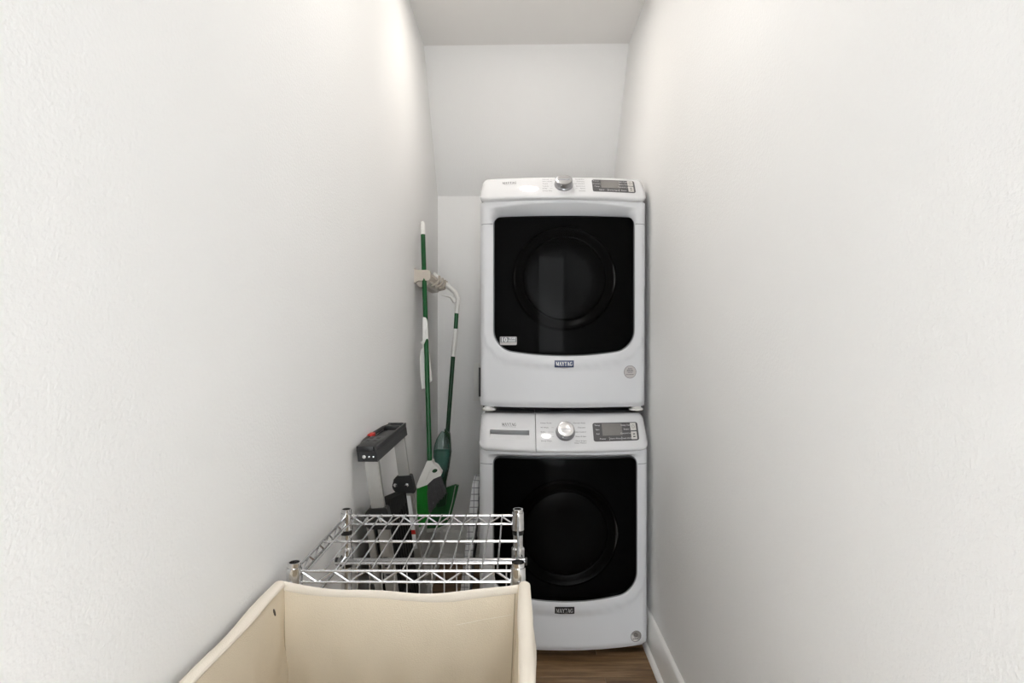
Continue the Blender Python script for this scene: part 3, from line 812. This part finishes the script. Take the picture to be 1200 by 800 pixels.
# outer flap of the right-hand side
bm = sheet(lambda u, v: bv(BX1+.0175+.010*v+.003*math.sin(9*u)*v, BY0+(BY1-BY0)*u, BZ-.006-.10*v*(1+.15*math.sin(6*u))), 20, 8)
obj('side_flap', bm, 'canvas_hem', bag)
for u0, fn in ((.002, rear), (.985, rear)):
    bm = NB(); tube(bm, [fn(u0, k/20)+Vector((0, -.001, 0)) for k in range(21)], .0013, 6); obj('seam', bm, 'canvas_seam', bag)
bm = NB(); pc = [lf((1.02-BY0)/(BY1-BY0)+.008*math.cos(2*PI*k/16)+.008*math.sin(2*PI*k/16), .052+.012*math.sin(2*PI*k/16))+Vector((.0022, 0, 0)) for k in range(16)]
prism(bm, pc, [p-Vector((.001, 0, 0)) for p in pc]); obj('buttonhole', bm, 'dark_slot', bag)
bm = NB(); tube(bm, [rear(.74+.24*k/12, .088-.010*k/12) + Vector((0, -.0012, 0)) for k in range(13)], .0006, 5); obj('stitch_line', bm, 'canvas_hem', bag)

# ================================================================== STEP LADDER (folded, leaning on the left wall)
LY0, LY1, LZ = 1.60, 2.03, .985
lad = thing('step_ladder', 'folded aluminium step ladder with black tray top leaning on the left wall', 'ladder', (-.36, (LY0+LY1)/2, 0))
lo_ = Vector((-.36, (LY0+LY1)/2, 0))
def lv(x, y, z): return Vector((x, y, z))-lo_
def lean(z): return -.425+(LZ-z)*.135            # x of the rail centre plane
# cap: D-shaped block with tray and handle slot cut in (ring walls + floor)
th = .044
def cap_outline(d=0):
    # inner curve towards the wall, straight edge towards the room
    x1 = -.399-d; pts = []
    n = 14
    for k in range(n+1):
        f = k/n; yy = LY0+d+(LY1-LY0-2*d)*f
        pts.append((-.466+d+.012*(2*f-1)**4, yy))
    pts += [(x1, LY1-d), (x1, LY0+d)]
    return pts
bm = NB()
co_ = cap_outline()
prism(bm, [lv(x, y, LZ-.016) for x, y in co_], [lv(x+.004, y, LZ-th) for x, y in co_]); cap = obj('top_cap', bm, 'grey_plastic', lad, ang=30); cap['label'] = 'black plastic tray top'
# raised rim bars leave the tray and the handle slot open
def rim(x0, x1, y0, y1, z1=LZ):
    b_ = NB(); box(b_, x0-lo_.x, x1-lo_.x, y0-lo_.y, y1-lo_.y, LZ-.017, z1, .003); return b_
obj('tray_rim', rim(-.407, -.399, LY0, LY1), 'grey_plastic', cap)
obj('tray_rim', rim(-.456, -.4075, LY0, LY0+.165), 'grey_plastic', cap)
obj('tray_rim', rim(-.462, -.4075, LY1-.075, LY1-.055), 'grey_plastic', cap)
obj('tray_rim', rim(-.462, -.4075, LY1-.012, LY1), 'grey_plastic', cap)
bm = NB(); tube(bm, [lv(-.455, LY0+.05, LZ-.008), lv(-.464, LY0+.12, LZ-.006), lv(-.466, (LY0+LY1)/2, LZ-.005), lv(-.464, LY1-.08, LZ-.006), lv(-.455, LY1-.01, LZ-.008)], .0062, 10); obj('handle_bar', bm, 'grey_plastic', cap)
bm = NB(); box(bm, -.448-lo_.x, -.402-lo_.x, LY0+.165-lo_.y, LY1-.076-lo_.y, LZ-.0165, LZ-.014); obj('tray_floor', bm, 'screen_dark', cap)
bm = NB(); box(bm, -.472+.003-lo_.x, -.452-lo_.x, LY0+.165-lo_.y, LY0+.205-lo_.y, LZ-.012, LZ+.004, .003); obj('red_clip', bm, 'red_plastic', cap)
for (a, b) in ((-.444, LY0+.085), (-.444, LY0+.125), (-.423, LY0+.085), (-.423, LY0+.125)):
    bm = NB(); box(bm, a-.006-lo_.x, a+.005-lo_.x, b-.009-lo_.y, b+.009-lo_.y, LZ-.003, LZ+.0004); obj('tool_slot', bm, 'inner_black', cap)
for dx in (-.034, -.02, -.008):
    bm = NB(); lathe(bm, [(.006 if dx < -.03 else .003, 0), (.005 if dx < -.03 else .0025, .003), (.001, .0035)], 14, Matrix.Translation(lv(-.399+dx, LY0+.001, LZ-.03)) @ Matrix.Rotation(PI/2, 4, 'X')); obj('rivet', bm, 'rivet', cap)
def rail(name, y, z0, z1, dx, wx, wy, m, parent, lab=None):
    b_ = NB(); f = [lv(lean(z0)+dx+sx*wx, y+sy*wy, z0) for sx, sy in ((-1, -1), (1, -1), (1, 1), (-1, 1))]
    g = [lv(lean(z1)+dx+sx*wx, y+sy*wy, z1) for sx, sy in ((-1, -1), (1, -1), (1, 1), (-1, 1))]
    prism(b_, f, g)
    es = [e_ for e_ in b_.edges if abs((e_.verts[0].co-e_.verts[1].co).normalized().z) > .5]
    bmesh.ops.bevel(b_, geom=es, offset=.003, segments=2, affect='EDGES')
    return obj(name, b_, m, parent)
for y, zb_ in ((LY0+.03, .79), (LY1-.03, .80)):
    up_ = rail('hand_rail', y, .775, LZ-.03, 0, .019, .0105, 'aluminium', lad)
    fl_ = rail('front_leg', y, .02, .80, .008, .0165, .010, 'aluminium', lad)
    rl_ = rail('rear_leg', y, .02, .79, -.030, .0095, .010, 'aluminium', lad)
    bm = NB()
    zc = .775
    o2 = rounded([(-.055, -.03, .022), (.034, -.03, .006), (.028, .032, .006), (-.03, .028, .022)], 6)
    prism(bm, [lv(lean(zc+b)+a, y-.015, zc+b) for a, b in o2], [lv(lean(zc+b)+a, y+.015, zc+b) for a, b in o2]); hb = obj('hinge_bracket', bm, 'black_plastic', lad)
    for a in (-.032, .008):
        bm = NB(); lathe(bm, [(.0075, 0), (.006, .003), (.001, .004)], 14, Matrix.Translation(lv(lean(zc)+a, y-.0148, zc-.002)) @ Matrix.Rotation(PI/2, 4, 'X')); obj('rivet', bm, 'rivet', hb)
    for nm, dx in (('foot', .012), ('foot', -.032)):
        bm = NB(); box(bm, -.019, .019, -.014, .014, 0, .03, .004); bm.transform(Matrix.Translation(lv(lean(.01)+dx, y, 0))); obj(nm, bm, 'rubber', lad)
    # stickers on the rails
    if y > 1.8:
        for z0, z1, dx, m_ in ((.715, .74, -.025, 'blue_print'), (.62, .714, -.025, 'print_white'), (.55, .735, .006, 'print_white'), (.60, .615, .006, 'red_plastic')):
            bm = NB(); wx = .009
            q = [lv(lean(z)+dx+s*wx, y-.0106-(.0004 if m_ == 'red_plastic' else 0), z) for z, s in ((z0, -1), (z0, 1), (z1, 1), (z1, -1))]
            prism(bm, q, [p+Vector((0, .0004, 0)) for p in q]); obj('sticker', bm, m_, lad)
    else:
        bm = NB()
        for k in range(5):
            z = .66-.012*k
            q = [lv(lean(z)+.006+s, y-.0106, z+dz) for s, dz in ((-.008, 0), (.004+.002*(k % 3), 0), (.004+.002*(k % 3), .005), (-.008, .005))]
            bm.faces.new([bm.verts.new(p) for p in q])
        obj('sticker_print', bm, 'print_gray', lad, smooth=False)
# folded black treads between the legs
for zc, hh, dx in ((.635, .115, -.028), (.395, .105, -.028), (.175, .095, -.028)):
    bm = NB()
    o2 = rounded([(LY0+.045, zc-hh, .02), (LY1-.045, zc-hh, .02), (LY1-.045, zc+hh, .012), (LY0+.045, zc+hh+(.06 if zc > .6 else 0), .04)], 6)
    prism(bm, [lv(lean(b)+dx+.030, a, b) for a, b in o2], [lv(lean(b)+dx-.006, a, b) for a, b in o2]); tr = obj('tread', bm, 'tread_black', lad)
    for k in range(9):
        a = LY0+.085+k*.034
        bm = NB(); tube(bm, [lv(lean(zc-hh+.02)+dx+.031, a, zc-hh+.02), lv(lean(zc+hh-.03)+dx+.031, a, zc+hh-.03)], .0022, 6); obj('tread_rib', bm, 'tread_black', tr)

# ================================================================== TOOL HOLDER ON THE LEFT WALL
hold = thing('tool_holder', 'beige plastic broom holder screwed to the left wall', 'tool holder', (XL, 2.78, 1.565))
def hv(x, y, z): return Vector((x-XL, y-2.78, z-1.565))
def endcap(y, th_, sgn):
    bm = NB()
    o2 = [(0, .034), (.012, .028), (.022, .026), (.066, .026), (.074, .018), (.074, -.014), (.066, -.022), (.022, -.022), (.012, -.026), (0, -.034)]
    prism(bm, [Vector((a, y-2.78, b)) for a, b in o2], [Vector((a, y+th_-2.78, b)) for a, b in o2]); return bm
bm = NB(); box(bm, 0, .010, 2.575-2.78, 3.0-2.78, -.032, .032, .003); obj('back_rail', bm, 'beige_plastic', hold)
obj('end_cap', endcap(2.572, .016, 1), 'beige_plastic', hold)
obj('end_cap', endcap(2.985, .014, 1), 'beige_plastic', hold)
bm = NB()
o2 = [(.004, -.02), (.06, -.014), (.068, -.028), (.05, -.046), (.02, -.05), (.004, -.034)]
prism(bm, [Vector((a, 2.588-2.78, b)) for a, b in o2], [Vector((a, 2.985-2.78, b)) for a, b in o2]); obj('lower_tray', bm, 'beige_plastic', hold)
for y in (2.655, 2.72, 2.785, 2.85, 2.915, 2.965):
    for dx in (.03,):
        bm = NB(); lathe(bm, [(.006, -.022), (.016, -.02), (.019, -.006), (.016, 0), (.019, .006), (.016, .018), (.006, .022)], 16, Matrix.Translation((dx+.018, y-2.78, 0))); obj('grip_roller', bm, 'beige_plastic', hold)
for y in (2.69, 2.80, 2.90, 2.97):
    bm = NB(); tube(bm, [(.01, y-2.78, -.03), (.06, y-2.78, -.034), (.085, y-2.78, -.028), (.098, y-2.78, -.008), (.098, y-2.78, .012)], .006, 8); obj('hook', bm, 'beige_plastic', hold)

# ================================================================== BROOM
YT, YBt = 2.618, 2.47
pt, pb = P(495.3, 262, YT), P(503.6, 541, YBt)
br = thing('broom', 'green-handled angle broom with white collar hanging head down in the holder', 'broom', (pb.x, pb.y, P(495, 614, YBt).z))
bo = Vector(br.location)
def rel(v): return v-bo
def sub(bmv): bmv.transform(Matrix.Translation(-bo)); return bmv
R_ = .0105
dirn = (pb-pt)
c1 = pt+dirn*.045
bm = NB(); tube(bm, [c1, pb], [R_, R_], 14); obj('pole', sub(bm), 'green_pole', br)
bm = NB(); tube(bm, [pt-dirn.normalized()*.012, pt-dirn.normalized()*.009, pt-dirn.normalized()*.002, c1, c1+dirn*.004], [.003, .007, .0105, .0112, .0112], 14); obj('end_cap', sub(bm), 'white_plastic', br)
# white clip-on handle along the pole
zq = [(103, 75), (120, 78), (134, 100), (140, 130), (143, 310), (160, 500), (167, 575), (150, 590), (133, 600), (130, 632), (85, 645), (80, 600), (75, 560), (70, 480), (68, 400), (75, 340), (95, 315), (95, 290), (80, 272), (98, 265), (103, 250)]
cp = [(480+a/6.667, 360+b/6.667) for a, b in zq]
bm = NB(); px_prism(bm, cp, 2.524, .022, lambda p: .034*smooth01(1.275, 1.225, p.z)); cl = obj('clip_on_handle', sub(bm), 'white_plastic', br); cl['label'] = 'white plastic clip-on handle'
# the pole passes in front of the clip
# head
YH = 2.455
sh = [(500.3, 540), (506.8, 540), (508, 544), (512, 546), (517.3, 554), (516.5, 557.5), (508, 561), (500.5, 568), (495, 570), (488.6, 572.5), (488.3, 569), (491.5, 560), (497, 548)]
bm = NB(); px_prism(bm, sh, YH, .045); hd = obj('head_shell', sub(bm), 'white_plastic', br, ang=30)
bm = NB(); hl = [P(509.5+3*math.cos(2*PI*k/14)+.8*math.sin(2*PI*k/14), 551.5+2*math.sin(2*PI*k/14)-1.2*math.cos(2*PI*k/14), YH-.0006) for k in range(14)]
prism(bm, hl, [p+Vector((0, .002, 0)) for p in hl]); obj('shell_opening', sub(bm), 'dark_green_pole', hd)
bm = NB(); tube(bm, [P(499, 563, YH-.001), P(503, 553, YH-.002), P(506, 548, YH-.001)], .003, 6); obj('shell_rib', sub(bm), 'white_plastic', hd)
def bristles(top, bot, n, Y, depth, layers, r, m, name, seed):
    rnd = random.Random(seed); b_ = NB()
    for L in range(layers):
        yy = Y+depth*(L+.5)/layers
        for k in range(n):
            f = (k+rnd.random()*.8)/n
            def at(pl):
                s = f*(len(pl)-1); i = min(int(s), len(pl)-2); t_ = s-i
                return (pl[i][0]+(pl[i+1][0]-pl[i][0])*t_, pl[i][1]+(pl[i+1][1]-pl[i][1])*t_)
            a = at(top); b2 = at(bot)
            j = rnd.uniform(-1, 1)
            p0 = P(a[0], a[1]-1, yy); p2 = P(b2[0]+j, b2[1]+rnd.uniform(-2.5, 1.5), yy+rnd.uniform(-.006, .006)); p1 = (p0+p2)/2+Vector((rnd.uniform(-.003, .003), 0, 0))
            tube(b_, [p0, p1, p2], [r, r, r*.7], 4, cap=False)
    o = obj(name, sub(b_), m, br); o['kind'] = 'stuff'; return o
bristles([(500, 568), (508, 561), (516.5, 557)], [(503, 601), (512, 590), (523.5, 577)], 34, YH+.004, .036, 5, .0016, 'grey_bristle', 'grey_bristles', 3)
bristles([(488.8, 571), (494, 570), (500.5, 568)], [(491, 617), (497, 613), (503, 602)], 24, YH+.002, .04, 5, .0018, 'lime_bristle', 'green_bristles', 4)

# ================================================================== SPRAY MOP
YM = 2.93
mp0 = P(510, 622, 2.90)
mop = thing('spray_mop', 'green and white spray mop hanging by its trigger handle in the holder', 'mop', (mp0.x, 2.9, mp0.z))
bo = Vector(mop.location)
def mq(px, py, Y=YM): return P(px, py, Y)
bm = NB(); tube(bm, [mq(508, 320), mq(520, 331.5), mq(528, 337.5), mq(533.5, 342.5), mq(537, 350), mq(536.5, 356), mq(535, 367)], [.010, .0125, .0125, .013, .0135, .0125, .0115], 14); obj('handle', sub(bm), 'white_plastic', mop)
bm = NB(); tube(bm, [mq(533, 354), mq(528, 348), mq(522, 346.5), mq(517, 346)], [.010, .006, .004, .002], 10); obj('trigger', sub(bm), 'white_plastic', mop)
bm = NB(); tube(bm, [mq(533.5, 343), mq(531, 348.5), mq(533, 354)], [.004, .003, .006], 8); obj('trigger_guard', sub(bm), 'white_plastic', mop)
bm = NB(); tube(bm, [mq(535.2, 365), mq(534, 385)], .0108, 14); obj('pole_section', sub(bm), 'green_pole', mop)
bm = NB(); tube(bm, [mq(534, 385), mq(533, 400), mq(531, 417.5)], [.0125, .0125, .0115], 14); obj('pole_sleeve', sub(bm), 'white_plastic', mop)
bm = NB(); tube(bm, [mq(531, 417.5), mq(525, 500, 2.92), mq(521.5, 548, 2.91), mq(519.5, 588, 2.89)], .0110, 14); obj('pole', sub(bm), 'dark_green_pole', mop)
# bottle cradle + bottle
bm = NB(); px_prism(bm, [(521, 503), (527, 508), (528.5, 530), (526, 548), (521, 572), (516, 576), (514, 566), (518, 540)], 2.862, .028); obj('bottle_cradle', sub(bm), 'dark_green_pole', mop)
def bottle(scale, z0, z1, m, name, Y=2.838):
    bm = NB(); prof = []
    px_r = [(505, 1.2), (509, 4), (514, 6.8), (520, 8.8), (527, 9.8), (535, 9.8), (543, 9), (550, 7.6), (556, 5.4), (560, 2)]
    sel = [q for q in px_r if z0 <= q[0] <= z1]
    rings = []
    for (py, r) in sel:
        c = P(518.6-(py-505)*.035, py, Y); r3 = r*scale*Y/F
        rings.append([bm.verts.new(c+Vector((r3*math.cos(2*PI*k/24), .62*r3*math.sin(2*PI*k/24), 0))) for k in range(24)])
    for i in range(len(rings)-1):
        for k in range(24): bm.faces.new((rings[i][k], rings[i][(k+1) % 24], rings[i+1][(k+1) % 24], rings[i+1][k]))
    bm.faces.new(rings[0][::-1]); bm.faces.new(rings[-1])
    return obj(name, sub(bm), m, mop)
bt = bottle(1.0, 500, 600, 'bottle_plastic', 'bottle')
lq = bottle(.93, 524, 600, 'teal_liquid', 'cleaning_liquid')
# flat head, hanging edge-on
hdp = [(507, 592), (516, 574), (533.5, 568), (537.5, 569), (535, 580), (527, 610), (522, 618), (512, 621.5), (500, 622), (502, 606)]
bm = NB(); px_prism(bm, hdp, 2.875, .018); mh = obj('mop_head', sub(bm), 'mop_green', mop)
bm = NB(); px_prism(bm, [(500, 619.5), (512, 619), (521.5, 615.5), (526.5, 608.5), (528, 609), (523, 618.5), (512.5, 623), (500, 623.5)], 2.870, .026); obj('pad_edge', sub(bm), 'mop_pad', mh)
bm = NB(); tube(bm, [P(533.6, 569, 2.872), P(530, 588, 2.872), P(524.5, 609, 2.872)], .0022, 6); obj('head_strip', sub(bm), 'mop_pad', mh)
bm = NB(); px_prism(bm, [(513, 580), (524, 578), (522, 592), (512, 595)], 2.858, .02); obj('swivel_joint', sub(bm), 'dark_green_pole', mh)

# ================================================================== IRONING BOARD leaning on the washer's side
ib = thing('ironing_board', 'small ironing board in grid-patterned white cover leaning against the washer', 'ironing board', (-.251, 2.585, .004))
tilt_ = math.atan2(.070, .64)
def ibm(bm):
    bm.transform(Matrix.Rotation(tilt_, 4, 'Y')); return bm
hw_ = .15
o2 = rounded([(-hw_, .02, .04), (hw_, .02, .04), (hw_, .30, .02), (.06, .655, .05), (-.13, .655, .03), (-hw_, .55, .06)], 8)
bm = NB(); prism(bm, [Vector((-.017, a, b)) for a, b in o2], [Vector((.018, a, b)) for a, b in o2])
es = [e_ for e_ in bm.edges if abs(e_.verts[0].co.x-e_.verts[1].co.x) < 1e-6 and len(e_.link_faces) == 2 and abs(e_.link_faces[0].normal.dot(e_.link_faces[1].normal)) < .5]
o = obj('cover', ibm(bm), 'grid_fabric', ib)
bm = NB(); tube(bm, [Vector((.021, -.1, .05)), Vector((.021, -.08, .35)), Vector((.021, .08, .35)), Vector((.021, .1, .05))], .003, 8); obj('folding_leg', ibm(bm), 'trim_gray', ib)
